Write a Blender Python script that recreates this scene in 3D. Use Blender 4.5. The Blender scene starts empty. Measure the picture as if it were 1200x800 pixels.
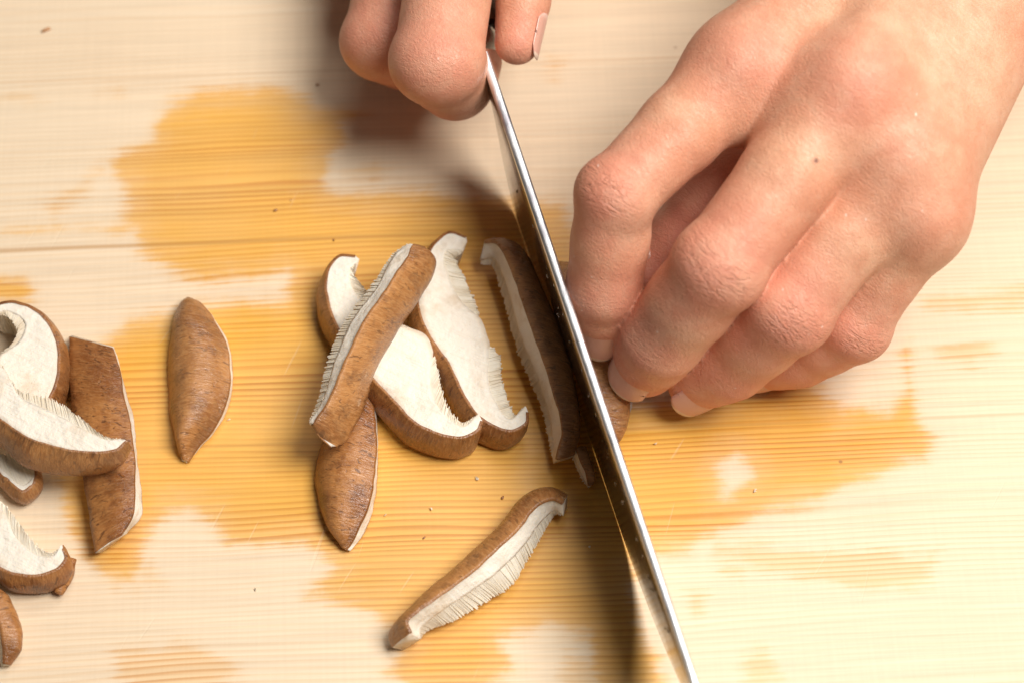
import bpy, bmesh, math, random
import numpy as np
from mathutils import Vector, noise as mnoise

random.seed(7)
rng = np.random.default_rng(7)
scene = bpy.context.scene
col = scene.collection
R = math.radians
CM = 0.01

# ------------------------------------------------------------------ camera
ELEV, DIST, LENS, SENSOR = 60.0, 0.52, 84.0, 36.0
cam_d = bpy.data.cameras.new('camera')
cam = bpy.data.objects.new('camera', cam_d)
col.objects.link(cam)
CAM = Vector((0, -DIST * math.cos(R(ELEV)), DIST * math.sin(R(ELEV)) + 0.008))
cam.location = CAM
cam.rotation_euler = (R(90 - ELEV), 0, 0)
cam_d.lens, cam_d.sensor_width = LENS, SENSOR
cam_d.clip_start, cam_d.clip_end = 0.02, 20
cam_d.dof.use_dof = True
cam_d.dof.focus_distance = 0.508
cam_d.dof.aperture_fstop = 11.0
scene.camera = cam
CU = Vector((0, math.sin(R(ELEV)), math.cos(R(ELEV))))
CF = Vector((0, math.cos(R(ELEV)), -math.sin(R(ELEV))))

def P(px, py, h=0.0):
    """world point (metres) at height h cm above the board that sits at photo position px,py (1200 x 800)"""
    k = SENSOR / LENS / 1200.0
    d = Vector((1, 0, 0)) * ((px - 600) * k) + CU * ((400 - py) * k) + CF
    t = (h * CM - CAM.z) / d.z
    return CAM + d * t

# ------------------------------------------------------------------ world, lamps, exposure
world = bpy.data.worlds.new('World')
scene.world = world
world.use_nodes = True
bg = world.node_tree.nodes['Background']
bg.inputs[0].default_value = (1.0, 0.92, 0.85, 1)
bg.inputs[1].default_value = 0.085

def area(name, loc, target, size, power, color):
    d = bpy.data.lights.new(name, 'AREA')
    d.shape, d.size, d.energy, d.color = 'DISK', size, power, color
    o = bpy.data.objects.new(name, d)
    col.objects.link(o)
    o.location = loc
    o.rotation_euler = (Vector(target) - Vector(loc)).to_track_quat('-Z', 'Y').to_euler()
    return o
key_dir = Vector((1.75, -0.40, 3.7)).normalized()
area('key_lamp', Vector((0.01, 0.0, 0.0)) + key_dir * 0.78, (0.01, 0, 0), 0.43, 9.1, (1.0, 0.97, 0.935))
area('overhead_fill', (0.28, 0.75, 1.35), (0, 0, 0), 0.75, 7.0, (1.0, 0.96, 0.91))  # added overhead fill, placed so the knife spine mirrors it
scene.view_settings.view_transform = 'Standard'
scene.view_settings.look = 'None'
scene.view_settings.gamma = 1
scene.view_settings.exposure = -0.07

# ------------------------------------------------------------------ helpers
def tag(o, label=None, cat=None, group=None, kind=None):
    if label: o['label'] = label
    if cat: o['category'] = cat
    if group: o['group'] = group
    if kind: o['kind'] = kind
    return o

def empty(name, loc, label, cat, group=None):
    o = bpy.data.objects.new(name, None)
    o.empty_display_size = 0.01
    col.objects.link(o)
    o.location = loc
    return tag(o, label, cat, group)

def mesh_obj(name, verts, faces, mat, parent=None, smooth=True, recalc=True):
    me = bpy.data.meshes.new(name)
    off = parent.location if parent is not None else Vector((0, 0, 0))
    me.from_pydata([tuple(Vector(v) - off) for v in verts], [], faces)
    if recalc:
        bm = bmesh.new(); bm.from_mesh(me)
        bmesh.ops.recalc_face_normals(bm, faces=bm.faces)
        bm.to_mesh(me); bm.free()
    if smooth:
        me.polygons.foreach_set('use_smooth', [True] * len(me.polygons))
    me.materials.append(mat)
    o = bpy.data.objects.new(name, me)
    col.objects.link(o)
    if parent is not None: o.parent = parent
    return o

class NT:
    """small node-tree builder"""
    def __init__(s, name):
        s.m = bpy.data.materials.new(name); s.m.use_nodes = True
        s.t = s.m.node_tree; s.t.nodes.clear()
        s.out = s.t.nodes.new('ShaderNodeOutputMaterial')
        s.b = s.t.nodes.new('ShaderNodeBsdfPrincipled')
        s.t.links.new(s.b.outputs[0], s.out.inputs[0])
    def put(s, sock, v):
        if isinstance(v, bpy.types.NodeSocket): s.t.links.new(v, sock)
        elif v is not None: sock.default_value = v
    def n(s, typ, ins=None, out=0, **kw):
        nd = s.t.nodes.new(typ)
        for k, v in kw.items(): setattr(nd, k, v)
        for k, v in (ins or {}).items(): s.put(nd.inputs[k], v)
        return nd.outputs[out]
    def math(s, op, a, b=None, c=None, clamp=False):
        nd = s.t.nodes.new('ShaderNodeMath'); nd.operation = op; nd.use_clamp = clamp
        s.put(nd.inputs[0], a)
        if b is not None: s.put(nd.inputs[1], b)
        if c is not None: s.put(nd.inputs[2], c)
        return nd.outputs[0]
    def mix(s, f, a, b, typ='MIX'):
        nd = s.t.nodes.new('ShaderNodeMix'); nd.data_type = 'RGBA'; nd.blend_type = typ
        s.put(nd.inputs[0], f)
        s.put(nd.inputs[6], a if isinstance(a, bpy.types.NodeSocket) else (*a, 1))
        s.put(nd.inputs[7], b if isinstance(b, bpy.types.NodeSocket) else (*b, 1))
        return nd.outputs[2]
    def ramp(s, v, lo, hi, a=0.0, b=1.0, smooth=True):
        nd = s.t.nodes.new('ShaderNodeMapRange')
        nd.interpolation_type = 'SMOOTHSTEP' if smooth else 'LINEAR'
        s.put(nd.inputs[0], v)
        for i, x in zip((1, 2, 3, 4), (lo, hi, a, b)): nd.inputs[i].default_value = x
        return nd.outputs[0]
    def scale(s, vec, sc):
        return s.n('ShaderNodeVectorMath', {0: vec, 1: sc}, operation='MULTIPLY')
    def noise(s, vec, sc, detail=3, rough=0.55, dist=0.0, out=0):
        return s.n('ShaderNodeTexNoise', {'Vector': vec, 'Scale': sc, 'Detail': detail, 'Roughness': rough, 'Distortion': dist}, out)
    def coord(s):
        return s.n('ShaderNodeTexCoord', out=3)
    def attr(s, name, out=2):
        return s.n('ShaderNodeAttribute', out=out, attribute_name=name)
    def bump(s, h, dist, strength=1.0, normal=None):
        ins = {'Strength': strength, 'Distance': dist, 'Height': h}
        if normal is not None: ins['Normal'] = normal
        return s.n('ShaderNodeBump', ins)
    def set(s, **kw):
        names = dict(color='Base Color', rough='Roughness', metal='Metallic', normal='Normal', sss='Subsurface Weight',
                     sss_r='Subsurface Radius', sss_s='Subsurface Scale', spec='Specular IOR Level', coat='Coat Weight', coat_r='Coat Roughness',
                     trans='Transmission Weight', ior='IOR')
        for k, v in kw.items():
            if k == 'color' and isinstance(v, tuple) and len(v) == 3: v = (*v, 1)
            s.put(s.b.inputs[names[k]], v)
        return s.m

# ------------------------------------------------------------------ materials
def wood_material():
    t = NT('pale_softwood')
    co = t.coord()                                   # metres on the board
    rot = t.n('ShaderNodeVectorRotate', {'Vector': co, 'Angle': R(-2.6)}, rotation_type='Z_AXIS')
    sep = t.t.nodes.new('ShaderNodeSeparateXYZ'); t.put(sep.inputs[0], rot)
    x, y = sep.outputs[0], sep.outputs[1]
    warp = t.noise(t.scale(rot, (5, 14, 1)), 1.0, 2)
    warp2 = t.noise(t.scale(rot, (18, 60, 1)), 1.0, 2)
    v = t.math('ADD', y, t.math('MULTIPLY', t.math('SUBTRACT', warp, 0.5), 0.010))
    v = t.math('ADD', v, t.math('MULTIPLY', t.math('SUBTRACT', warp2, 0.5), 0.0012))
    # rings: spacing drifts from about 1.2 to 2.2 mm
    ph = t.math('ADD', t.math('MULTIPLY', v, 720.0), t.math('MULTIPLY', t.noise(t.scale(rot, (0.6, 40, 1)), 1.0, 3), 9.0))
    fr = t.math('FRACT', ph)
    up = t.ramp(fr, 0.15, 0.86)
    dn = t.ramp(fr, 0.90, 1.0, 1.0, 0.0)
    ring = t.math('MULTIPLY', t.math('POWER', up, 1.6), dn)
    amp = t.ramp(t.noise(t.scale(rot, (3, 80, 1)), 1.0, 2), 0.30, 0.68)
    ring = t.math('MULTIPLY', ring, t.math('MULTIPLY_ADD', amp, 0.75, 0.25))
    fibre = t.noise(t.scale(rot, (45, 2400, 1)), 1.0, 3)
    fibre2 = t.noise(t.scale(rot, (9, 420, 1)), 1.0, 2)
    blotch = t.noise(t.scale(rot, (14, 30, 1)), 1.0, 3)
    saw = t.noise(t.scale(rot, (1150, 30, 1)), 1.0, 2)
    # wetness from the board's own field of distances to the stain outlines (cm, inside positive)
    edge = t.math('ADD', t.math('MULTIPLY', t.math('SUBTRACT', t.noise(t.scale(rot, (70, 260, 1)), 1.0, 4, 0.6), 0.5), 0.42),
                  t.math('MULTIPLY', t.math('SUBTRACT', t.noise(t.scale(rot, (25, 900, 1)), 1.0, 2), 0.5), 0.42))
    edge = t.math('ADD', edge, t.math('MULTIPLY', t.math('SUBTRACT', t.noise(rot, 150.0, 4, 0.65), 0.5), 0.34))
    edge = t.math('ADD', edge, t.math('MULTIPLY', t.math('SUBTRACT', ring, 0.3), 0.10))
    wet = t.ramp(t.math('ADD', t.attr('wet'), edge), -0.13, 0.27)
    damp = t.ramp(t.math('ADD', t.attr('damp'), t.math('MULTIPLY', edge, 1.5)), -0.1, 0.35)
    damp = t.math('MULTIPLY', damp, t.math('MULTIPLY_ADD', ring, 0.28, 0.32))
    wet = t.math('MULTIPLY', wet, t.ramp(t.math('ADD', t.attr('wet'), t.math('MULTIPLY', edge, 2.0)), -0.15, 0.9, 0.78, 1.0))
    halo = t.math('MULTIPLY', t.math('SUBTRACT', t.ramp(t.math('ADD', t.attr('wet'), edge), -0.22, -0.02), wet), 0.10)
    tot = t.math('MAXIMUM', t.math('MULTIPLY', wet, t.math('MULTIPLY_ADD', blotch, 0.55, 0.66)), t.math('MAXIMUM', damp, halo), clamp=True)
    dry_e, dry_l = (0.75, 0.60, 0.425), (0.68, 0.465, 0.265)
    wet_e, wet_l = (0.745, 0.39, 0.062), (0.53, 0.195, 0.013)
    drc = t.mix(t.math('MULTIPLY', ring, 0.50), dry_e, dry_l)
    drc = t.mix(t.math('MULTIPLY', t.ramp(blotch, 0.4, 0.75), 0.30), drc, (0.72, 0.52, 0.34))
    wec = t.mix(t.math('MULTIPLY', ring, 1.0, clamp=True), wet_e, wet_l)
    c = t.mix(tot, drc, wec)
    fl = t.math('ADD', t.math('MULTIPLY', t.math('SUBTRACT', fibre, 0.5), 0.30), t.math('MULTIPLY', t.math('SUBTRACT', fibre2, 0.5), 0.24))
    fl = t.math('ADD', fl, t.math('MULTIPLY', t.math('SUBTRACT', saw, 0.5), t.ramp(tot, 0, 0.6, 0.085, 0.05)))
    fl = t.math('ADD', fl, 1.0)
    c = t.mix(1.0, c, t.n('ShaderNodeCombineXYZ', {0: fl, 1: fl, 2: fl}), 'MULTIPLY')
    # the darker growth line, a knife scar or two and tiny flecks
    for y0, w, x1, s, tint in ((0.0335, 0.00055, 0.02, 0.75, (0.42, 0.20, 0.05)), (0.0805, 0.0003, 0.3, 0.35, (0.5, 0.28, 0.12)), (-0.0185, 0.00035, 0.3, 0.35, (0.45, 0.22, 0.06))):
        dd = t.math('ABSOLUTE', t.math('SUBTRACT', t.math('ADD', y, t.math('MULTIPLY', t.math('SUBTRACT', warp2, 0.5), 0.0008)), y0))
        msk = t.math('MULTIPLY', t.ramp(dd, w * 0.3, w * 1.6, 1, 0), t.ramp(x, x1 - 0.07, x1, 1, 0))
        msk = t.math('MULTIPLY', msk, t.math('MULTIPLY_ADD', fibre2, 0.9, 0.3))
        c = t.mix(t.math('MULTIPLY', msk, s), c, tint)
    vor = t.n('ShaderNodeTexVoronoi', {'Vector': t.scale(rot, (1, 1.2, 1)), 'Scale': 62.0, 'Randomness': 1.0}, 0)
    fleck = t.math('MULTIPLY', t.ramp(vor, 0.015, 0.04, 1, 0), t.ramp(t.noise(rot, 55.0, 1), 0.5, 0.6))
    c = t.mix(t.math('MULTIPLY', fleck, 0.75), c, (0.30, 0.13, 0.04))
    # fine knife nicks
    sc = None
    for ang, seed in ((-68, 0.0), (-75, 3.7), (-60, 9.1)):
        rr = t.n('ShaderNodeVectorRotate', {'Vector': co, 'Angle': R(ang)}, rotation_type='Z_AXIS')
        rr = t.n('ShaderNodeVectorMath', {0: rr, 1: (seed, seed, 0)}, operation='ADD')
        q = t.noise(t.scale(rr, (38, 700, 1)), 1.0, 1)
        q = t.ramp(q, 0.745, 0.79)
        sc = q if sc is None else t.math('MAXIMUM', sc, q)
    c = t.mix(t.math('MULTIPLY', sc, 0.14), c, (0.80, 0.68, 0.48))
    h = t.math('ADD', t.math('MULTIPLY', fibre, 0.35), t.math('MULTIPLY', ring, 0.8))
    h = t.math('ADD', h, t.math('MULTIPLY', saw, 0.35))
    h = t.math('SUBTRACT', h, t.math('MULTIPLY', sc, 0.5))
    return t.set(color=c, rough=t.ramp(tot, 0, 1, 0.60, 0.42), spec=0.36, normal=t.bump(h, 0.00008, 0.7))

def skin_material():
    t = NT('skin')
    co = t.coord()
    big = t.noise(co, 55, 3)
    mid = t.noise(co, 210, 4, 0.6)
    fine = t.noise(co, 1500, 3, 0.6)
    blush_and_shade = t.attr('blush_and_shade')  # skin redness, plus the shade red painted on the left thumb
    palm = t.attr('under')
    base = t.mix(t.ramp(big, 0.32, 0.70), (0.735, 0.40, 0.245), (0.685, 0.30, 0.175))
    base = t.mix(t.math('MULTIPLY', t.ramp(mid, 0.45, 0.70), 0.50), base, (0.60, 0.265, 0.145))
    base = t.mix(t.math('MULTIPLY', t.ramp(mid, 0.52, 0.30), 0.25), base, (0.76, 0.49, 0.33))
    bl = t.math('MULTIPLY', blush_and_shade, t.math('MULTIPLY_ADD', mid, 0.7, 0.35), clamp=True)
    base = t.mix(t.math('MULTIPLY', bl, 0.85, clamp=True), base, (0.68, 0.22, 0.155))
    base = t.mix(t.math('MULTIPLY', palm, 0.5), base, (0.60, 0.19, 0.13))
    # joint creases: 'joint' = (along, across, mask) in cm
    j = t.attr('joint', 1)
    sj = t.t.nodes.new('ShaderNodeSeparateXYZ'); t.put(sj.inputs[0], j)
    along, across, mask = sj.outputs
    vec = t.n('ShaderNodeCombineXYZ', {0: t.math('MULTIPLY', along, 4.6), 1: t.math('MULTIPLY', across, 1.15), 2: t.math('MULTIPLY', big, 1.2)})
    n1 = t.noise(vec, 1.0, 3, 0.6, 0.5)
    g1 = t.ramp(t.math('ABSOLUTE', t.math('SUBTRACT', n1, 0.5)), 0.0, 0.055, 1, 0)
    vec2 = t.n('ShaderNodeCombineXYZ', {0: t.math('MULTIPLY', along, 9.0), 1: t.math('MULTIPLY', across, 3.0), 2: 3.3})
    n2 = t.noise(vec2, 1.0, 2, 0.5, 0.8)
    g2 = t.ramp(t.math('ABSOLUTE', t.math('SUBTRACT', n2, 0.5)), 0.0, 0.06, 1, 0)
    groove = t.math('MULTIPLY', t.math('ADD', g1, t.math('MULTIPLY', g2, 0.6)), mask)
    vor = t.n('ShaderNodeTexVoronoi', {'Vector': t.n('ShaderNodeVectorMath', {0: co, 1: t.scale(t.noise(co, 500, 2, out=1), (0.0012, 0.0012, 0.0012))}, operation='ADD'), 'Scale': 1050.0}, 0, feature='DISTANCE_TO_EDGE')
    cell = t.ramp(vor, 0.0, 0.20)
    h = t.math('MULTIPLY', cell, 0.085)
    h = t.math('ADD', h, t.math('MULTIPLY', fine, 0.34))
    rc = t.n('ShaderNodeVectorRotate', {'Vector': co, 'Angle': R(-52)}, rotation_type='Z_AXIS')
    l1 = t.noise(t.scale(rc, (1500, 320, 600)), 1.0, 3, 0.6, 0.8)
    rc2 = t.n('ShaderNodeVectorRotate', {'Vector': co, 'Angle': R(-15)}, rotation_type='Z_AXIS')
    l2 = t.noise(t.scale(rc2, (1300, 300, 600)), 1.0, 2, 0.6, 0.8)
    l1 = t.ramp(t.math('ABSOLUTE', t.math('SUBTRACT', l1, 0.5)), 0.0, 0.09)
    l2 = t.ramp(t.math('ABSOLUTE', t.math('SUBTRACT', l2, 0.5)), 0.0, 0.08)
    h = t.math('ADD', h, t.math('ADD', t.math('MULTIPLY', l1, 0.16), t.math('MULTIPLY', l2, 0.11)))
    h = t.math('ADD', h, t.math('MULTIPLY', mid, 0.5))
    h = t.math('SUBTRACT', h, t.math('MULTIPLY', groove, 0.68))
    base = t.mix(t.math('MULTIPLY', groove, 0.20), base, (0.62, 0.25, 0.16))
    # a few dry white flakes and a mole
    fl = t.math('MULTIPLY', t.ramp(t.n('ShaderNodeTexVoronoi', {'Vector': t.scale(co, (1, 0.6, 1)), 'Scale': 330.0}), 0.05, 0.10, 1, 0),
                t.ramp(t.noise(co, 60, 1), 0.60, 0.66))
    base = t.mix(t.math('MULTIPLY', fl, 0.5), base, (0.92, 0.78, 0.66))
    base = t.mix(t.attr('mole'), base, (0.12, 0.035, 0.02))
    return t.set(color=base, rough=t.math('MULTIPLY_ADD', mid, 0.30, 0.31), spec=0.42, sss=0.10, sss_r=(1.0, 0.32, 0.16), sss_s=0.0010,
                 normal=t.bump(h, 0.00030, 0.8))

def nail_material():
    t = NT('nail')
    v = t.attr('nailv')
    co = t.coord()
    c = t.mix(t.ramp(v, 0.87, 0.91), (0.68, 0.36, 0.27), (0.76, 0.55, 0.42))
    c = t.mix(t.ramp(v, 0.0, 0.18, 0.55, 0), c, (0.85, 0.58, 0.50))
    return t.set(color=c, rough=0.28, spec=0.5, sss=0.10, sss_r=(1, .4, .25), sss_s=0.002, normal=t.bump(t.noise(co, 900, 2), 0.00004))

def cap_material():
    t = NT('mushroom_cap_skin')
    uv = t.attr('flow', 1)                            # (along, across, seed) in cm
    co = t.coord()
    big = t.noise(co, 62, 4, 0.6)
    fib = t.noise(t.scale(uv, (24, 4.0, 1)), 1.0, 4, 0.6, 0.8)
    scl = t.noise(t.scale(uv, (10, 4.2, 3)), 1.0, 2, 0.5, 1.0)
    c = t.mix(t.ramp(big, 0.34, 0.66), (0.49, 0.205, 0.056), (0.225, 0.070, 0.016))
    c = t.mix(t.math('MULTIPLY', t.ramp(fib, 0.44, 0.66), 0.28), c, (0.56, 0.28, 0.10))
    c = t.mix(t.math('MULTIPLY', t.ramp(fib, 0.46, 0.32), 0.22), c, (0.17, 0.055, 0.014))
    c = t.mix(t.math('MULTIPLY', t.ramp(t.math('ADD', scl, t.math('MULTIPLY', big, 0.12)), 0.655, 0.73), 0.75), c, (0.075, 0.022, 0.007))
    c = t.mix(t.math('MULTIPLY', t.ramp(t.noise(co, 210, 4, 0.65), 0.48, 0.66), 0.62), c, (0.13, 0.040, 0.011))
    c = t.mix(t.math('MULTIPLY', t.ramp(t.noise(co, 260, 2), 0.71, 0.76), 0.55), c, (0.62, 0.42, 0.26))
    sz = t.t.nodes.new('ShaderNodeSeparateXYZ'); t.put(sz.inputs[0], uv)
    wn = t.n('ShaderNodeTexWhiteNoise', {'W': sz.outputs[2]}, 0, noise_dimensions='1D')
    c = t.mix(t.math('MULTIPLY', wn, 0.38), c, t.mix(t.ramp(fib, 0.35, 0.65), (0.42, 0.20, 0.075), (0.60, 0.34, 0.15)))
    c = t.mix(t.math('MULTIPLY', t.attr('rim'), 0.5), c, (0.16, 0.055, 0.016))
    h = t.math('ADD', t.math('MULTIPLY', fib, 0.9), t.math('MULTIPLY', scl, -0.6))
    h = t.math('ADD', h, t.math('MULTIPLY', t.noise(co, 700, 2), 0.22))
    return t.set(color=c, rough=t.ramp(big, 0.3, 0.7, 0.40, 0.24), spec=0.55, normal=t.bump(h, 0.0004, 0.75))

def flesh_material():
    t = NT('mushroom_flesh')
    co = t.coord()
    a = t.noise(co, 150, 4, 0.6)
    b = t.noise(co, 900, 3, 0.6)
    d = t.noise(t.n('ShaderNodeVectorRotate', {'Vector': co, 'Angle': R(25)}, rotation_type='Z_AXIS'), 1.0, 3)
    k = t.noise(t.scale(t.n('ShaderNodeVectorRotate', {'Vector': co, 'Angle': R(28)}, rotation_type='Z_AXIS'), (70, 900, 70)), 1.0, 3)
    damp = t.ramp(t.noise(co, 95, 3), 0.56, 0.70)
    c = t.mix(t.ramp(a, 0.48, 0.80), (0.82, 0.745, 0.635), (0.66, 0.52, 0.37))
    c = t.mix(t.math('MULTIPLY', damp, 0.35), c, (0.66, 0.55, 0.42))
    c = t.mix(t.math('MULTIPLY', t.ramp(k, 0.55, 0.75), 0.25), c, (0.64, 0.53, 0.40))
    c = t.mix(t.math('MULTIPLY', t.attr('edge'), 0.55), c, (0.60, 0.43, 0.27))
    h = t.math('ADD', a, t.math('ADD', t.math('MULTIPLY', b, 0.35), t.math('MULTIPLY', k, 0.35)))
    return t.set(color=c, rough=t.ramp(damp, 0, 1, 0.6, 0.38), spec=0.38, sss=0.25, sss_r=(1, .8, .6), sss_s=0.0012,
                 normal=t.bump(h, 0.0009, 0.8))

def gill_material():
    t = NT('mushroom_gill')
    co = t.coord()
    c = t.mix(t.ramp(t.noise(co, 240, 3), 0.35, 0.7), (0.84, 0.75, 0.60), (0.74, 0.62, 0.46))
    return t.set(color=c, rough=0.65, spec=0.25, sss=0.2, sss_r=(1, .75, .5), sss_s=0.001)

def steel_material():
    t = NT('polished_steel')
    co = t.attr('blade', 1)                           # (along, down, 0) in cm
    st = t.noise(t.scale(co, (0.6, 90, 1)), 1.0, 3)
    sm = t.noise(t.scale(co, (1.2, 2.5, 1)), 1.0, 4, 0.6)
    c = t.mix(t.ramp(sm, 0.45, 0.8), (0.43, 0.42, 0.41), (0.33, 0.31, 0.29))
    return t.set(color=c, metal=1.0, rough=t.math('MULTIPLY_ADD', sm, 0.14, 0.05), normal=t.bump(t.math('ADD', st, t.math('MULTIPLY', sm, 6.0)), 0.00002, 0.6))

def spine_material():
    t = NT('brushed_spine')
    co = t.coord()
    w = t.noise(t.scale(co, (300, 300, 300)), 1.0, 3)
    sm = t.noise(t.scale(co, (160, 60, 60)), 1.0, 3)
    return t.set(color=t.mix(t.ramp(sm, 0.5, 0.72), (0.90, 0.91, 0.92), (0.45, 0.43, 0.47)), metal=1.0, rough=t.math('MULTIPLY_ADD', w, 0.30, 0.20), normal=t.bump(w, 0.00005, 0.6))

def handle_material():
    t = NT('handle_wood')
    co = t.coord()
    c = t.mix(t.noise(t.scale(co, (60, 8, 60)), 1.0, 4), (0.13, 0.06, 0.03), (0.06, 0.028, 0.015))
    return t.set(color=c, rough=0.45)

def drop_material():
    t = NT('water')
    return t.set(color=(1, 1, 1), rough=0.02, trans=1.0, ior=1.33)

M = dict(wood=wood_material(), skin=skin_material(), nail=nail_material(), cap=cap_material(), flesh=flesh_material(),
         gill=gill_material(), steel=steel_material(), spine=spine_material(), handle=handle_material(), water=drop_material())

def set_attr(me, name, data, typ='FLOAT'):
    a = me.attributes.new(name, typ, 'POINT')
    a.data.foreach_set('value' if typ == 'FLOAT' else 'vector', np.asarray(data, dtype=np.float32).ravel())

# ------------------------------------------------------------------ cutting board
WET = [
 [(128,190),(150,170),(172,160),(182,135),(205,112),(250,101),(312,97),(345,103),(372,118),(437,134),(405,148),(412,165),(392,190),(384,215),
  (402,223),(470,222),(560,226),(640,236),(640,640),(540,820),(478,820),(432,765),(366,748),(358,692),(384,662),(355,642),(266,642),(240,612),(219,598),(200,606),
  (172,640),(163,690),(120,680),(90,640),(60,560),(60,430),(150,372),(230,352),(330,346),(336,326),(300,330),(240,334),(200,322),(160,300),(155,276),(0,276),(-80,278),(-80,270),(0,270),(140,262),(145,232),(132,212)],
 [(-80,318),(30,322),(44,338),(40,360),(-80,366)],
 [(600,226),(660,232),(690,300),(720,470),(850,460),(935,436),(962,452),(990,475),(1040,478),(1062,455),(1056,405),(1066,400),(1070,450),(1082,490),(1096,512),(1086,540),(1040,556),(1000,572),
  (962,592),(905,602),(872,618),(842,624),(806,648),(760,655),(742,690),(758,740),(792,810),(700,820),(690,790),(640,770),(600,790),(560,820),(470,820),(470,600),(600,560)],
]
DRY = [[(590,752),(640,738),(690,748),(688,790),(640,790),(604,784)], [(848,545),(862,535),(880,560),(852,578)], [(366,700),(420,715),(470,748),(450,790),(330,815),(330,700)]]
DAMP = [
 [(830,630),(1000,640),(1100,645),(1095,690),(1010,700),(905,672),(830,655)],
 [(1075,350),(1130,338),(1260,325),(1260,368),(1140,372),(1085,365)],
 [(1090,400),(1150,396),(1180,415),(1140,432),(1100,425)],
 [(120,680),(180,650),(200,690),(130,695)],
 [(40,240),(120,190),(130,200),(60,262)],
 [(-60,105),(30,110),(60,122),(-60,128)],
 [(100,98),(150,100),(140,120),(110,112)],
 [(130,760),(230,745),(300,790),(200,830),(130,800)],
 [(640,62),(668,70),(650,95),(640,92)],
 [(380,200),(440,186),(470,200),(440,222),(400,215)],
 [(840,650),(880,655),(870,680),(845,676)],
 [(800,690),(830,690),(826,730),(806,728)],
 [(660,760),(760,770),(760,830),(650,830)],
 [(860,760),(900,755),(930,800),(870,810)],
]
def poly_sd(X, Y, poly):
    """signed distance (inside positive), all in photo pixels"""
    d2 = np.full(X.shape, 1e18); inside = np.zeros(X.shape, bool)
    n = len(poly)
    for i in range(n):
        (ax, ay), (bx, by) = poly[i], poly[(i + 1) % n]
        ex, ey = bx - ax, by - ay
        wx, wy = X - ax, Y - ay
        t = np.clip((wx * ex + wy * ey) / (ex * ex + ey * ey + 1e-9), 0, 1)
        d2 = np.minimum(d2, (wx - ex * t) ** 2 + (wy - ey * t) ** 2)
        c = ((ay > Y) != (by > Y)) & (X < (bx - ax) * (Y - ay) / ((by - ay) + 1e-12) + ax)
        inside ^= c
    return np.where(inside, 1, -1) * np.sqrt(d2)

def build_board():
    x0, x1, y0, y1, st = -0.21, 0.21, -0.14, 0.16, 0.001
    nx, ny = int((x1 - x0) / st) + 1, int((y1 - y0) / st) + 1
    xs, ys = np.linspace(x0, x1, nx), np.linspace(y0, y1, ny)
    X, Y = np.meshgrid(xs, ys)
    # where each board point lies among the stain outlines
    dx, dy, dz = X - CAM.x, Y - CAM.y, 0 - CAM.z
    k = SENSOR / LENS / 1200
    dep = dy * CF.y + dz * CF.z
    px = 600 + dx / dep / k
    py = 400 - (dy * CU.y + dz * CU.z) / dep / k
    wet = np.full(X.shape, -1e3)
    for p in WET: wet = np.maximum(wet, poly_sd(px, py, p))
    for p in DRY: wet = np.minimum(wet, -poly_sd(px, py, p))
    damp = np.full(X.shape, -1e3)
    for p in DAMP: damp = np.maximum(damp, poly_sd(px, py, p))
    top = np.stack([X, Y, np.zeros_like(X)], -1).reshape(-1, 3)
    idx = np.arange(nx * ny).reshape(ny, nx)
    quads = np.stack([idx[:-1, :-1], idx[:-1, 1:], idx[1:, 1:], idx[1:, :-1]], -1).reshape(-1, 4).tolist()
    loop = list(idx[0, :]) + list(idx[1:, -1]) + list(idx[-1, -2::-1]) + list(idx[-2:0:-1, 0])
    verts = top.tolist()
    rings = [loop]
    for dzz, o in ((-0.0012, 0.0012), (-0.0285, 0.0012), (-0.030, 0.0)):
        cur = []
        for i in loop:
            v = top[i]
            ox = o * (-1 if v[0] <= x0 + 1e-6 else 1 if v[0] >= x1 - 1e-6 else 0)
            oy = o * (-1 if v[1] <= y0 + 1e-6 else 1 if v[1] >= y1 - 1e-6 else 0)
            cur.append(len(verts)); verts.append([v[0] + ox, v[1] + oy, dzz])
        a = rings[-1]
        for i in range(len(loop)):
            j = (i + 1) % len(loop)
            quads.append([a[j], a[i], cur[i], cur[j]])
        rings.append(cur)
    quads.append(rings[-1][::-1])
    o = mesh_obj('cutting_board', verts, quads, M['wood'], smooth=False, recalc=False)
    pad = len(verts) - nx * ny
    set_attr(o.data, 'wet', np.concatenate([wet.ravel() / 54.0, np.full(pad, -5)]))
    set_attr(o.data, 'damp', np.concatenate([damp.ravel() / 54.0, np.full(pad, -5)]))
    tag(o, 'pale softwood cutting board with amber wet stains under the mushrooms', 'cutting board')
build_board()

# ------------------------------------------------------------------ mushroom slices
def crom(pts, t):
    """Catmull-Rom through rows of pts (n x d) at t in 0..1 (array)"""
    p = np.vstack([2 * pts[0] - pts[1], pts, 2 * pts[-1] - pts[-2]])
    n = len(pts) - 1
    u = np.clip(t, 0, 1) * n
    i = np.minimum(u.astype(int), n - 1); f = (u - i)[:, None]
    a, b, c, d = p[i], p[i + 1], p[i + 2], p[i + 3]
    return 0.5 * (2 * b + (c - a) * f + (2 * a - 5 * b + 4 * c - d) * f ** 2 + (3 * b - a - 3 * c + d) * f ** 3)

def pnoise(v, s):
    return mnoise.noise(Vector(v) * s)

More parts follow.
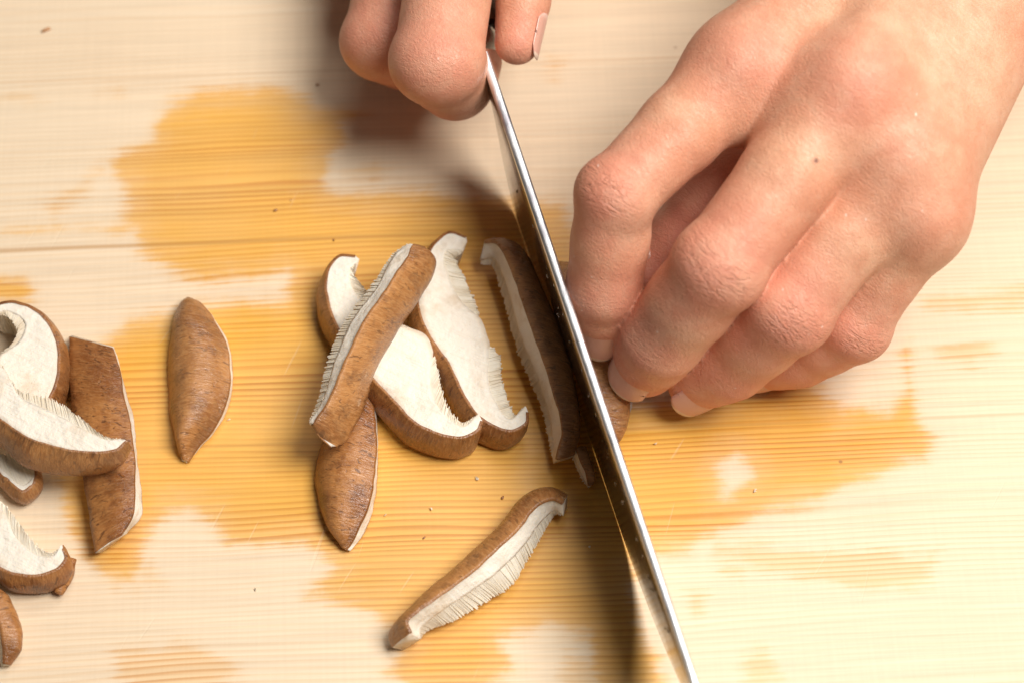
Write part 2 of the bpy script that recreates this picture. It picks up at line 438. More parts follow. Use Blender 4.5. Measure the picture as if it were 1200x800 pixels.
SL = 'mushroom slices on the cutting board'
seedc = [0]
def slice_thing(label, stations, ext=None, bulge=0.08, gills=True, skin_out=0.035, name='mushroom_slice', rough=1.0, N=90):
    """stations: (S px, S h, G px, G h, T px or None, T h, gill share); S-G is the cut face, S-T the cap skin. ext (cm) gives T where it is None."""
    seedc[0] += 1; sd = seedc[0] * 3.17
    rows = []
    for (S, sh, G, gh, T, th, g) in stations:
        s = np.array(P(*S, sh)) * 100
        gg = np.array(P(*G, gh)) * 100
        tt = np.array(P(*T, th)) * 100 if T is not None else s + np.array(ext)
        rows.append(np.concatenate([s, gg, tt, [g]]))
    rows = np.array(rows)
    t = np.linspace(0, 1, N)
    D = crom(rows, t)
    S, G, T, g = D[:, :3], D[:, 3:6], D[:, 6:9], np.clip(D[:, 9], 0, 0.9)
    for i in range(N):                               # no cut is quite straight
        for A_, q_ in ((S, 0.0), (G, 5.0), (T, 9.0)):
            v_ = A_[i] * 1.0 + sd + q_
            w_ = 0.045 * rough
            A_[i] = A_[i] + np.array([pnoise(v_, 1.1) * w_ + pnoise(v_, 4.0) * w_ * .4, pnoise(v_ + 40, 1.1) * w_ + pnoise(v_ + 40, 4.0) * w_ * .4, 0])
    T[:, 2] = np.maximum(T[:, 2], 0.02); G[:, 2] = np.maximum(G[:, 2], 0.02)
    F = G + (S - G) * g[:, None]
    mid = (S.mean(0) + T.mean(0) + G.mean(0)) / 3
    base = Vector((mid[0] * CM, mid[1] * CM, 0))
    root = empty(name, base, label, 'mushroom slice', SL)
    arc = np.concatenate([[0], np.cumsum(np.linalg.norm(np.diff(S, axis=0), axis=1))])
    nf, ns, nb = 9, 9, 7
    ring, kinds, skin_rows = [], [], []
    for i in range(N):
        fn = np.cross(S[min(i + 1, N - 1)] - S[max(i - 1, 0)], S[i] - G[i]); ln = np.linalg.norm(fn)
        fn = fn / ln if ln > 1e-6 else np.array([0, 0, 1.0])
        dep = T[i] - S[i]
        if fn @ dep > 0: fn = -fn                     # face normal points away from the body
        B = F[i] + dep
        B[2] = max(B[2], 0.02)
        pts = []; edge = []
        for k in range(nf):
            a = k / (nf - 1)
            q = F[i] + (S[i] - F[i]) * a
            amp = 0.028 * rough * math.sin(math.pi * a) ** 0.5
            q = q + fn * amp * (pnoise(q + sd, 2.2) + 0.6 * pnoise(q + sd, 6.0))
            pts.append(q); edge.append(max(0, 1 - (1 - a) * 12) * 0.8 + max(0, 1 - a * 9) * (0.9 if g[i] < .05 else 0.35))
        so = np.cross(S[min(i + 1, N - 1)] - S[max(i - 1, 0)], dep); l2 = np.linalg.norm(so)
        so = so / l2 if l2 > 1e-6 else fn
        if so @ (S[i] - G[i]) < 0: so = -so
        en = min(1, 4 * min(i, N - 1 - i) / N + 0.1)
        sk = []
        for k in range(ns):
            a = k / (ns - 1)
            q = S[i] + dep * a + so * (bulge * en * math.sin(math.pi * a) ** 0.8)
            nn = 0.03 * rough * (pnoise(q + sd, 3.0) + .5 * pnoise(q + sd, 9.0)) * math.sin(math.pi * min(1, a * 1.0 + 1e-6))
            q = q + so * nn
            if 0 < k: pts.append(q); edge.append(0.0)
            w = skin_out * (0.55 + 0.45 * math.sin(math.pi * a) ** 0.4)
            sk.append(q + so * w)
        for k in range(1, nb):
            a = k / (nb - 1)
            pts.append(T[i] + (B - T[i]) * a); edge.append(0.0)
        ring.append(pts); kinds.append(edge)
        # skin shell: tucked start, outer run, tucked end
        a0 = S[i] + fn * 0.012 + so * 0.002 - so * 0.055
        skin_rows.append([a0, S[i] + fn * 0.016 + so * (skin_out * 0.35)] + sk + [T[i] - fn * 0.01])
    m = len(ring[0])
    V = [Vector(q) * CM for r_ in ring for q in r_]
    Fc = []
    for i in range(N - 1):
        for k in range(m):
            k2 = (k + 1) % m
            Fc.append((i * m + k, i * m + k2, (i + 1) * m + k2, (i + 1) * m + k))
    for i in (0, N - 1):
        c = len(V); V.append(sum((V[i * m + k] for k in range(m)), Vector()) / m)
        for k in range(m): Fc.append((i * m + k, i * m + (k + 1) % m, c))
    fo = mesh_obj('flesh', V, Fc, M['flesh'], root)
    set_attr(fo.data, 'edge', np.clip(np.array([e for r_ in kinds for e in r_] + [0.6, 0.6]), 0, 1))
    # cap skin
    ms = len(skin_rows[0])
    V = [Vector(q) * CM for r_ in skin_rows for q in r_]
    Fc = [(i * ms + k, i * ms + k + 1, (i + 1) * ms + k + 1, (i + 1) * ms + k) for i in range(N - 1) for k in range(ms - 1)]
    flow = []
    for i in range(N):
        ac = 0
        for k in range(ms):
            if k: ac += np.linalg.norm(np.array(skin_rows[i][k]) - np.array(skin_rows[i][k - 1]))
            flow.append((arc[i], ac, sd))
    # end flaps close the shell over the ends
    for i in (0, N - 1):
        c = len(V); V.append(sum((V[i * ms + k] for k in range(ms)), Vector()) / ms); flow.append((arc[i], 0, sd))
        for k in range(ms - 1): Fc.append((i * ms + k, i * ms + k + 1, c))
    so_ = mesh_obj('cap_skin', V, Fc, M['cap'], root)
    set_attr(so_.data, 'flow', flow, 'FLOAT_VECTOR')
    set_attr(so_.data, 'rim', np.clip([max(0, 1 - abs(x) / 1.6) if x < 3 else max(0, 1 - (ms - 1 - x) / 1.5) * .7 for _ in range(N) for x in range(ms)] + [.8, .8], 0, 1))
    # gills: thin plates side by side under the flesh
    if gills:
        L = arc[-1]; n = int(L / 0.038)
        V, Fc = [], []
        nb_ = 80
        rw = crom(rows, np.linspace(0, 1, nb_))
        for i in range(nb_):
            s_, g_, t_, sh_ = rw[i, :3], rw[i, 3:6], rw[i, 6:9], np.clip(rw[i, 9], 0, .9)
            f_ = g_ + (s_ - g_) * (sh_ + .02); dep = t_ - s_; g2 = f_ + (g_ - f_) * (0.95 + 0.10 * pnoise(f_ + sd, 11.0))
            for q in (f_ + dep * .03, g2 + dep * .05, g2 + dep * .93, f_ + dep * .94):
                q = q.copy(); q[2] = max(q[2], 0.016); V.append(Vector(q) * CM)
            if i and sh_ > 0.05:
                b = i * 4 - 4
                for k in range(4): Fc.append((b + k, b + (k + 1) % 4, b + 4 + (k + 1) % 4, b + 4 + k))
        for j in range(n):
            tc = (j + 0.5) / n + random.uniform(-.15, .15) / n
            row = crom(rows, np.array([tc - 0.49 / n, tc + 0.49 / n]))
            gg = np.clip(row[:, 9], 0, 0.9)
            if gg.mean() < 0.06: continue
            ln = random.uniform(0.96, 1.03) if random.random() < 0.9 else random.uniform(1.03, 1.10)
            lean = random.uniform(-.02, .02)
            dz = random.uniform(0.005, 0.035)
            pts = []
            for dd in (0, 1):
                for e in (0, 1):
                    s_, g_, t_ = row[e, :3], row[e, 3:6], row[e, 6:9]
                    f_ = g_ + (s_ - g_) * (gg[e] + 0.03)
                    dep = t_ - s_; dep = dep * ((dz) if dd == 0 else 0.96)
                    tip = f_ + (g_ - f_) * ln + np.array([lean, lean, random.uniform(-.02, .02)])
                    pm = (row[0, 3:6] + row[1, 3:6]) / 2
                    tip = tip + (pm - g_) * 0.35
                    for q in (f_ + dep, tip + dep):
                        q = q.copy(); q[2] = max(q[2], 0.015); pts.append(Vector(q) * CM)
            b = len(V); V += pts
            # order: front e0 (0,1) e1 (2,3); back e0 (4,5) e1 (6,7)
            for f in ((0, 1, 3, 2), (4, 6, 7, 5), (0, 4, 5, 1), (2, 3, 7, 6), (1, 5, 7, 3), (0, 2, 6, 4)):
                Fc.append(tuple(b + x for x in f))
        if V:
            go = mesh_obj('gills', V, Fc, M['gill'], root, smooth=False)
            go['kind'] = 'stuff'
    return root

def st(rows, sh, gh, th=None):
    """rows: (S, G, g[, T]) in px; heights may be constants or per-station lists"""
    out = []
    for i, r_ in enumerate(rows):
        f = lambda h: (h[i] if isinstance(h, (list, tuple)) else h)
        out.append((r_[0], f(sh), r_[1], f(gh), r_[3] if len(r_) > 3 else None, f(th) if th is not None else 0, r_[2]))
    return out

slice_thing('white faced mushroom slice with curled ends, right of the topmost brown slice', st([
    ((546,279),(547,284),0), ((527,273),(541,297),.12), ((507,288),(534,303),.45), ((494,316),(545,325),.40), ((489,348),(556,352),.25), ((494,374),(564,375),0),
    ((507,401),(573,400),0), ((527,430),(586,418),.22), ((541,458),(589,447),.32), ((557,484),(597,471),.34), ((577,500),(603,486),.30), ((600,506),(608,482),.12), ((617,496),(612,477),.05), ((619,483),(615,476),0)],
    0.78, 0.80), ext=(-0.20, -0.06, -0.72))
slice_thing('white faced mushroom slice crossing underneath the topmost brown slice', st([
    ((417,300),(420,304),0), ((398,300),(414,318),.2), ((384,317),(425,336),.35), ((381,345),(440,352),.3), ((393,380),(458,370),.1), ((413,415),(478,384),0), ((437,446),(497,392),0),
    ((455,466),(509,412),0), ((484,495),(515,440),.33), ((513,509),(523,471),.38), ((540,514),(541,493),.3), ((560,507),(556,487),.12), ((566,495),(561,486),0)],
    0.92, 0.94), ext=(-0.18, -0.05, -0.84))
slice_thing('topmost brown mushroom slice lying across the others, its frilled gills to the left', st([
    ((484,287),(480,285),0,(497,291)), ((482,291),(473,288),.1,(509,304)), ((477,306),(458,299),.2,(505,326)), ((457,334),(434,335),.34,(487,357)), ((429,377),(400,380),.40,(465,390)), ((406,424),(381,428),.40,(443,430)),
    ((388,463),(371,470),.36,(427,474)), ((371,492),(362,491),.1,(405,517)), ((366,497),(361,495),0,(388,524))],
    [1.8,1.95,2.05,2.15,2.15,2.1,2.0,1.85,1.7], [1.7,1.7,1.75,1.7,1.65,1.6,1.6,1.7,1.65], [1.55,1.4,1.3,1.25,1.2,1.15,1.1,1.1,1.3]), bulge=0.10)
slice_thing('brown domed end piece half hidden under the topmost slice', st([
    ((432,452),(436,455),0,(424,452)), ((438,485),(441,490),0,(404,480)), ((440,520),(443,528),0,(378,515)), ((438,557),(442,570),0,(370,550)), ((431,588),(438,598),0,(372,582)),
    ((418,620),(427,625),0,(383,614)), ((406,643),(410,645),0,(402,641))],
    [.3,.5,.6,.6,.5,.35,.12], .06, [.2,.1,.06,.06,.06,.06,.06]), bulge=0.42, gills=False)
slice_thing('brown domed mushroom end piece lying alone on the board', st([
    ((224,350),(224,351),0,(219,350)), ((243,365),(245,366),0,(206,371)), ((263,397),(266,400),0,(199,405)), ((269,433),(273,438),0,(197,445)), ((265,470),(268,476),0,(199,480)),
    ((250,500),(252,506),0,(204,507)), ((233,522),(234,526),0,(208,528)), ((220,540),(220,542),0,(213,538))],
    [.1,.25,.35,.4,.38,.3,.2,.1], .04, .06), bulge=0.55, gills=False)
slice_thing('upright mushroom slice in shade leaning against the left side of the knife blade', st([
    ((566,282),(562,310),.15,(590,279)), ((584,285),(577,312),.3,(611,290)), ((598,309),(586,338),.42,(628,320)), ((611,345),(596,374),.42,(645,358)), ((624,384),(606,412),.42,(659,398)),
    ((640,430),(621,447),.4,(670,440)), ((654,470),(634,479),.35,(678,473)), ((659,503),(642,515),.25,(681,503)), ((653,538),(647,541),0,(674,532))],
    [1.0,1.3,1.5,1.6,1.6,1.5,1.35,1.1,.75], [.5,.6,.6,.55,.5,.5,.5,.45,.4], [.8,1.1,1.3,1.4,1.4,1.3,1.1,.9,.6]), bulge=0.10)
slice_thing('small sliver of mushroom poking out at the foot of the blade', st([
    ((676,524),(669,531),.1,(684,522)), ((683,540),(674,545),.2,(690,537)), ((689,556),(681,560),.2,(695,553)), ((691,569),(688,570),0,(694,566))],
    [.7,.6,.4,.2], [.3,.2,.1,.05], [.6,.5,.3,.15]), bulge=0.05, N=40)
slice_thing('slender S curved mushroom slice with a hooked end, lying alone below the others', st([
    ((480,741),(493,748),.15,(461,758)), ((478,724),(503,738),.35,(459,737)), ((507,701),(533,727),.50,(489,703)), ((540,677),(573,703),.52,(524,672)), ((573,650),(600,686),.52,(557,644)),
    ((607,617),(621,653),.45,(591,608)), ((627,592),(640,620),.35,(612,583)), ((647,582),(651,603),.2,(642,571)), ((662,588),(660,606),0,(665,579))],
    [.9,1.0,1.05,1.05,1.0,.95,.9,.85,.7], [.4,.35,.3,.3,.3,.3,.3,.35,.45], [.3,.35,.5,.55,.55,.5,.45,.4,.3]), bulge=0.06)
slice_thing('brown mushroom slice skin side up in the left pile, with torn white right edge', st([
    ((131,408),(134,406),0,(81,394)), ((137,430),(142,432),0,(81,425)), ((145,465),(152,470),0,(84,460)), ((151,495),(158,500),0,(89,500)), ((155,535),(162,540),0,(95,545)),
    ((156,575),(165,578),0,(102,590)), ((155,602),(166,604),0,(107,625)), ((141,625),(148,626),0,(112,648))],
    [.75,.8,.82,.82,.82,.8,.75,.65], .35, .45), bulge=0.13, gills=False)
slice_thing('white faced mushroom slice lying on top of the brown slice at the left edge', st([
    ((-48,455),(-46,392),0,(-50,498)), ((0,492),(0,424),.06,(0,524)), ((34,514),(22,455),.15,(32,545)), ((75,526),(62,467),.32,(76,556)), ((112,530),(92,487),.38,(113,555)), ((138,527),(121,510),.3,(139,546)), ((152,516),(144,514),0,(153,525))],
    1.7, 1.75, [1.0,.95,.95,.95,.95,1.05,1.35]), bulge=0.10)
slice_thing('white mushroom slice with a rounded brown rim in the upper part of the left pile', st([
    ((-14,360),(-2,368),.3), ((14,353),(8,370),.35), ((42,362),(20,386),.4), ((62,384),(12,404),.15), ((70,412),(-10,422),0), ((67,444),(-16,452),0), ((57,470),(-14,480),0)],
    0.95, 0.95), ext=(0.05, -0.03, -0.85))
slice_thing('short gill lined mushroom end poking out below the crossing white slice', st([
    ((42,544),(38,538),.6), ((41,562),(26,536),.8), ((25,576),(8,532),.8), ((4,560),(-8,526),.6), ((-24,530),(-28,508),0)],
    0.55, 0.6), ext=(0.0, -0.05, -0.5), N=60)
slice_thing('white mushroom slice with a curled right tip in the lower part of the left pile', st([
    ((-48,636),(-46,556),0), ((0,667),(0,585),.1), ((23,674),(22,612),.32), ((48,674),(40,635),.38), ((68,667),(57,646),.3), ((78,654),(67,643),.1), ((74,638),(71,639),0)],
    0.75, 0.78), ext=(-0.02, -0.06, -0.68))
slice_thing('brown mushroom piece cut off by the lower left edge of the picture', st([
    ((-14,688),(-22,690),0,(-6,686)), ((-6,704),(-18,706),0,(9,710)), ((1,728),(-12,730),0,(23,737)), ((4,754),(-6,758),0,(21,762)), ((6,777),(2,780),0,(11,780))],
    [.4,.6,.65,.5,.25], .05, [.2,.15,.1,.08,.06]), bulge=0.2, gills=False, N=50)

# ------------------------------------------------------------------ knife
def build_knife():
    S0, S1 = P(571, 74, 3.6), P(811, 790, 3.5)      # along the middle of the spine
    E0, E1 = P(583, 188, 0.02), P(713, 578, 0.02)    # along the cutting edge where it meets the board
    ax = (S1 - S0).normalized()
    ed = (E1 - E0).normalized()
    # parameter u (m) along the blade from the heel
    e_at = lambda u: E0 + ed * (u - 0.005)
    s_org = S0 + ax * ((E0 - S0).dot(ax) - 0.005)
    L = 0.164
    n = 60
    rows, att = [], []
    for i in range(n + 1):
        u = L * (i / n) ** 1.25
        e = e_at(u); s = s_org + ax * u
        rise = 0.0
        if u > 0.10: rise = 0.42 * (u - 0.10) ** 2 / 0.06
        tipf = max(0.0, (u - 0.15) / 0.028)
        up = (s - e)
        lift, drop = rise + tipf ** 1.6 * 0.012, tipf ** 1.8 * 0.016
        fit = min(1.0, (up.length - 0.0005) / max(lift + drop, 1e-6))
        e = e + up.normalized() * (lift * fit)
        s = s - up.normalized() * (drop * fit)
        if u < 0.0215: e = e + (s - e) * (0.95 * (1 - u / 0.0215) ** 1.6)   # curved heel
        up = (s - e); H = up.length; un = up.normalized()
        side = ax.cross(un).normalized()
        if side.x < 0: side = -side                  # towards the right of the photograph
        th = 0.00108 * (1 - 0.36 * (u / L) ** 2)
        prof = [(-0.0, 0.00003), (min(0.0014, H * .1), 0.00022), (min(0.010, H * .25), 0.00040), (H * 0.45, th * 0.66), (H * 0.75, th * 0.86), (max(H * .8, H - 0.0006), th), (max(H * .9, H - 0.00022), th * 0.90), (max(H * .97, H - 0.00005), th * 0.66), (H, th * 0.28)]
        ring = [e + un * a - side * b for a, b in prof] + [e + un * a + side * b for a, b in prof[::-1]]
        rows.append(ring)
        att += [(u * 100, (H - a) * 100, 0) for a, b in prof] + [(u * 100, (H - a) * 100, 1) for a, b in prof[::-1]]
    m = len(rows[0])
    V = [q for r_ in rows for q in r_]
    F = [(i * m + k, i * m + (k + 1) % m, (i + 1) * m + (k + 1) % m, (i + 1) * m + k) for i in range(n) for k in range(m)]
    F += [tuple(range(m)), tuple(n * m + k for k in range(m))]
    root = empty('kitchen_knife', e_at(0.08), 'steel kitchen knife standing on its edge, spine up, gripped by the upper hand', 'knife')
    b = mesh_obj('blade', V, F, M['steel'], root, smooth=False)
    set_attr(b.data, 'blade', att, 'FLOAT_VECTOR')
    b.data.polygons.foreach_set('use_smooth', [len(p.vertices) == 4 for p in b.data.polygons])
    b.data.materials.append(M['spine'])
    for p in b.data.polygons:
        if len(p.vertices) == 4 and all((v % m) in range(5, m - 5) for v in p.vertices): p.material_index = 1
    md = b.modifiers.new('edge', 'EDGE_SPLIT'); md.split_angle = R(60)
    # handle behind the heel, inside the gripping hand
    up = (s_org - e_at(0)).normalized(); side = ax.cross(up).normalized()
    def sweep(name, stations, mat):
        V, F = [], []
        for (u, h, w, t) in stations:
            c = s_org + ax * u - up * h
            for k in range(14):
                a = 2 * math.pi * k / 14
                V.append(c + side * (math.cos(a) * t) + up * (math.sin(a) * w))
        for i in range(len(stations) - 1):
            for k in range(14): F.append((i * 14 + k, i * 14 + (k + 1) % 14, (i + 1) * 14 + (k + 1) % 14, (i + 1) * 14 + k))
        F += [tuple(range(14)), tuple((len(stations) - 1) * 14 + k for k in range(14))]
        return mesh_obj(name, V, F, mat, root)
    sweep('bolster', [(-0.0035, .011, .0085, .0011), (-0.006, .010, .0088, .0045), (-0.010, .010, .0095, .0075)], M['steel'])
    sweep('handle', [(-0.0102, .010, .0100, .0080), (-0.03, .0105, .0115, .0088), (-0.06, .011, .0118, .009), (-0.095, .0115, .0122, .0092), (-0.122, .012, .0125, .0095), (-0.126, .012, .010, .0075)], M['handle'])
    # beads of water along the left face and spine
    V, F = [], []
    rr = random.Random(3)
    for k in range(46):
        u = rr.uniform(0.025, 0.14)
        e = e_at(u); s = s_org + ax * u; un = (s - e).normalized(); H = (s - e).length
        sd = ax.cross(un).normalized()
        if sd.x < 0: sd = -sd
        a = H * rr.uniform(0.55, 0.97)
        th = 0.00105 * (1 - 0.35 * u / L) * (0.66 + 0.34 * (a / H - .45) / .55)
        c = e + un * a - sd * th
        r0 = rr.uniform(0.00018, 0.00050)
        b0 = len(V)
        for i in range(4):
            ph = i / 4 * math.pi / 2
            for q in range(8):
                an = q * math.pi / 4
                V.append(c + (ax * math.cos(an) * 1.2 + un * math.sin(an)) * (r0 * math.cos(ph)) - sd * (r0 * 0.55 * math.sin(ph)))
        V.append(c - sd * (r0 * 0.55))
        for i in range(3):
            for q in range(8): F.append((b0 + i * 8 + q, b0 + i * 8 + (q + 1) % 8, b0 + (i + 1) * 8 + (q + 1) % 8, b0 + (i + 1) * 8 + q))
        for q in range(8): F.append((b0 + 24 + q, b0 + 24 + (q + 1) % 8, b0 + 32))
    d = mesh_obj('water_drops', V, F, M['water'], root); d['kind'] = 'stuff'
    return e_at, s_org, ax
e_at, s_org, ax = build_knife()

# the uncut remainder of the cap, against the right side of the blade under the fingers
slice_thing('uncut brown remainder of the mushroom between the blade and the fingertips', st([
    ((708,524),(709,526),0,(713,525)), ((703,505),(706,512),0,(724,507)), ((688,462),(697,484),0,(730,474)), ((672,412),(682,445),0,(728,430)), ((657,370),(668,405),0,(728,390)), ((645,335),(655,368),0,(715,355)), ((640,315),(646,335),0,(690,335)), ((640,308),(642,320),0,(660,325))],
    [.2,.6,1.1,1.3,1.3,1.1,.6,.3], .05, .05), bulge=0.46, gills=False, skin_out=0.06, name='mushroom_remainder')
for o in list(col.objects):
    if o.name == 'mushroom_remainder': o['category'] = 'mushroom piece'; del o['group']

# ------------------------------------------------------------------ hands (one continuous surface each, from a distance field)
def smin(a, b, k):
    h = np.maximum(k - np.abs(a - b), 0) / k
    return np.minimum(a, b) - h * h * k * 0.25

class Field:
    def __init__(s, lo, hi, st):
        s.lo, s.st = np.array(lo, float), st
        s.n = np.ceil((np.array(hi) - s.lo) / st).astype(int) + 1
        s.ax = [(s.lo[i] + st * np.arange(s.n[i])).astype(np.float32) for i in range(3)]
    def new(s): return np.full(s.n, 4.0, np.float32)
    def box(s, pts, pad):
        pts = np.array(pts)
        a = np.clip(np.floor((pts.min(0) - pad - s.lo) / s.st).astype(int), 0, s.n)
        b = np.clip(np.ceil((pts.max(0) + pad - s.lo) / s.st).astype(int) + 1, 0, s.n)
        return tuple(slice(x, y) for x, y in zip(a, b))
    def cone(s, f, a, b, ra, rb, k, sub=False):
        a, b = np.array(a, np.float32), np.array(b, np.float32)
        bx = s.box([a, b], max(ra, rb) + k + 0.9)
        X = s.ax[0][bx[0]][:, None, None]; Y = s.ax[1][bx[1]][None, :, None]; Z = s.ax[2][bx[2]][None, None, :]
        if X.size * Y.size * Z.size == 0: return
        ba = b - a; L2 = float(ba @ ba) + 1e-9
        h = np.clip(((X - a[0]) * ba[0] + (Y - a[1]) * ba[1] + (Z - a[2]) * ba[2]) / L2, 0, 1)
        d = np.sqrt((X - a[0] - ba[0] * h) ** 2 + (Y - a[1] - ba[1] * h) ** 2 + (Z - a[2] - ba[2] * h) ** 2) - (ra + (rb - ra) * h)
        if sub: f[bx] = -smin(-f[bx], d, k)
        else: f[bx] = smin(f[bx], d, k)

def surface_nets(F, lo, st):
    s = F < 0
    c = np.zeros(tuple(np.array(F.shape) - 1), np.int8)
    for i in (0, 1):
        for j in (0, 1):
            for k in (0, 1):
                c += s[i:F.shape[0] - 1 + i, j:F.shape[1] - 1 + j, k:F.shape[2] - 1 + k]
    cells = np.argwhere((c > 0) & (c < 8))
    idx = np.full(c.shape, -1, np.int64); idx[tuple(cells.T)] = np.arange(len(cells))
    acc = np.zeros((len(cells), 3)); cnt = np.zeros(len(cells))
    corners = [(i, j, k) for i in (0, 1) for j in (0, 1) for k in (0, 1)]
    for a in corners:
        for d in range(3):
            if a[d]: continue
            b = list(a); b[d] = 1
            fa = F[tuple((cells + a).T)]; fb = F[tuple((cells + b).T)]
            m = (fa < 0) != (fb < 0)
            t = fa / (fa - fb + 1e-12)
            p = np.tile(np.array(a, float), (len(cells), 1)); p[:, d] += t
            acc[m] += p[m]; cnt[m] += 1
    V = (cells + acc / cnt[:, None]) * st + lo
    quads = []
    for d in range(3):
        e1, e2 = (d + 1) % 3, (d + 2) % 3
        sl0 = [slice(1, -1)] * 3; sl1 = [slice(1, -1)] * 3
        sl0[d] = slice(0, -1); sl1[d] = slice(1, None)
        a, b = s[tuple(sl0)], s[tuple(sl1)]
        e = np.argwhere(a != b)
        flip = a[tuple(e.T)]
        off = np.ones(3, int); off[d] = 0
        e = e + off
        o1 = np.zeros(3, int); o1[e1] = 1
        o2 = np.zeros(3, int); o2[e2] = 1
        q = np.stack([idx[tuple((e - o1 - o2).T)], idx[tuple((e - o2).T)], idx[tuple(e.T)], idx[tuple((e - o1).T)]], 1)
        q[~flip] = q[~flip][:, ::-1]
        quads.append(q)
    return V, np.concatenate(quads)

def J(px, py, h): return np.array(P(px, py, h)) * 100

def build_hand(label, fingers, palm, dorsal, extra=None, carve=None, moles=(), step=0.052, webk=0.55, crease=1.0):
    """fingers: name -> dict(j=[joints], r=[radii], nail=..., dors=[dorsal dir]); palm: list of cones (a,b,ra,rb,k)"""
    allp = [q for f in fingers.values() for q in f['j']] + [q for p_ in palm for q in p_[:2]]
    lo, hi = np.min(allp, 0) - 2.0, np.max(allp, 0) + 2.0
    fl = Field(lo, hi, step)
    pf = fl.new()
    for (a, b, ra, rb, k) in palm: fl.cone(pf, a, b, ra, rb, k)
    fingers_f = None
    for f in fingers.values():
        ff = fl.new()
        js, rs = f['j'], f['r']
        for i in range(len(js) - 1):
            a, b, ra, rb = js[i], js[i + 1], rs[i], rs[i + 1]
            mid = (a + b) / 2
            w = f.get('waist', 0.97 if i == 0 else 1.0)
            rm = (ra + rb) / 2 * w
            fl.cone(ff, a, mid, ra, rm, 0.18); fl.cone(ff, mid, b, rm, rb, 0.18)
            if i < len(js) - 1 and i > 0 and f.get('pads', True):   # finger pad on the inner side of each segment
                dd = -f['dors'][i]
                fl.cone(ff, a + (b - a) * .35 + dd * ra * .25, a + (b - a) * .75 + dd * ra * .25, ra * .78, rb * .78, 0.25)
        if f.get('full', True): fl.cone(ff, js[1] + f['dors'][1] * rs[1] * .10, js[2] + f['dors'][2] * rs[2] * .10, rs[1] * .93, rs[2] * .94, 0.15)
        for i in range(1, len(js) - 1):                              # knuckle rise on the back of each joint
            if i < 2: fl.cone(ff, js[i] + f['dors'][i] * rs[i] * f.get('kn', 0.06) - f['side'] * rs[i] * .25, js[i] + f['dors'][i] * rs[i] * f.get('kn', 0.06) + f['side'] * rs[i] * .25, rs[i] * .78, rs[i] * .78, 0.25)
        fingers_f = ff if fingers_f is None else smin(fingers_f, ff, 0.05)
    total = smin(pf, fingers_f, webk)
    for (a, b, ra, rb, k) in (extra or []): fl.cone(total, a, b, ra, rb, k)
    for (a, b, ra, rb, k) in (carve or []): fl.cone(total, a, b, ra, rb, k, sub=True)
    V, Q = surface_nets(total, fl.lo, step)
    root = empty('hand', Vector(np.mean(V, 0) * CM) * 1.0, label, 'hand', "the cook's two hands")
    root.location.z = 0
    me = bpy.data.meshes.new('skin')
    Vm = V * CM - np.array(root.location)
    me.from_pydata(Vm.tolist(), [], Q.tolist())
    me.polygons.foreach_set('use_smooth', [True] * len(me.polygons))
    me.materials.append(M['skin'])
    o = bpy.data.objects.new('skin', me); col.objects.link(o); o.parent = root
    sm = o.modifiers.new('smooth', 'SMOOTH'); sm.factor = 0.5; sm.iterations = 4
    # attributes that steer colour and creases
    N = np.zeros(len(V) * 3, np.float32); me.vertices.foreach_get('normal', N); N = N.reshape(-1, 3)
    best = np.zeros(len(V)); second = np.zeros(len(V)); jt = np.zeros((len(V), 3)); blush_and_shade = np.zeros(len(V))
    jid = 0
    for f in fingers.values():
        js, rs = f['j'], f['r']
        for i in range(1, len(js)):
            jid += 1
            last = i == len(js) - 1
            d0 = js[i] - js[i - 1]; d0 /= np.linalg.norm(d0)
            d1 = d0 if last else (js[i + 1] - js[i]) / np.linalg.norm(js[i + 1] - js[i])
            tan = d0 + d1; tan /= np.linalg.norm(tan)
            rel = V - js[i]
            dist = np.linalg.norm(rel, axis=1)
            side = f['side']
            s_, w_ = rel @ tan, rel @ side
            blush_and_shade = np.maximum(blush_and_shade, np.exp(-((dist / (rs[i] * 1.5)) ** 2) * (1.0 if not last else 0.7)) * (1.25 if not last else 1.15) * np.clip(0.45 + 0.75 * (N @ f['dors'][i]), 0.25 if not last else 0.7, 1))
            if last: continue
            facing = np.clip(N @ f['dors'][i] * 1.4 - 0.25, 0, 1)
            m = np.exp(-((s_ / (rs[i] * (0.75 if i == 1 else 0.45))) ** 2)) * np.exp(-(np.maximum(0, dist - rs[i] * 1.25) / (rs[i] * .3)) ** 2) * (1.0 if i == 1 else 0.4)
            up = m > best
            second = np.where(up, best, np.maximum(second, m))
            best[up] = m[up]
            jt[up] = np.stack([s_ + jid * 7.3, w_, facing * crease * f.get('cr', 1.0)], 1)[up]
    jt[:, 2] *= np.clip((best - 1.6 * second - 0.08) / 0.92, 0, 1)
    set_attr(me, 'joint', jt, 'FLOAT_VECTOR')
    for p_, r_, a_ in dorsal: blush_and_shade = np.maximum(blush_and_shade, a_ * np.exp(-(np.linalg.norm(V - p_, axis=1) / r_) ** 2))
    set_attr(me, 'blush_and_shade', np.clip(blush_and_shade, 0, 1))
    view = np.array((0, -math.cos(R(40)), math.sin(R(40))))
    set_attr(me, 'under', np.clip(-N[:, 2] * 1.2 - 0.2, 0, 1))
    mo = np.zeros(len(V))
    for p_, r_ in moles:
        # nearest surface point towards the given place
        i = np.argmin(np.linalg.norm(V - p_, axis=1) - 0)
        mo = np.maximum(mo, np.clip(1.3 - np.linalg.norm(V - V[i], axis=1) / r_, 0, 1))
    set_attr(me, 'mole', mo)
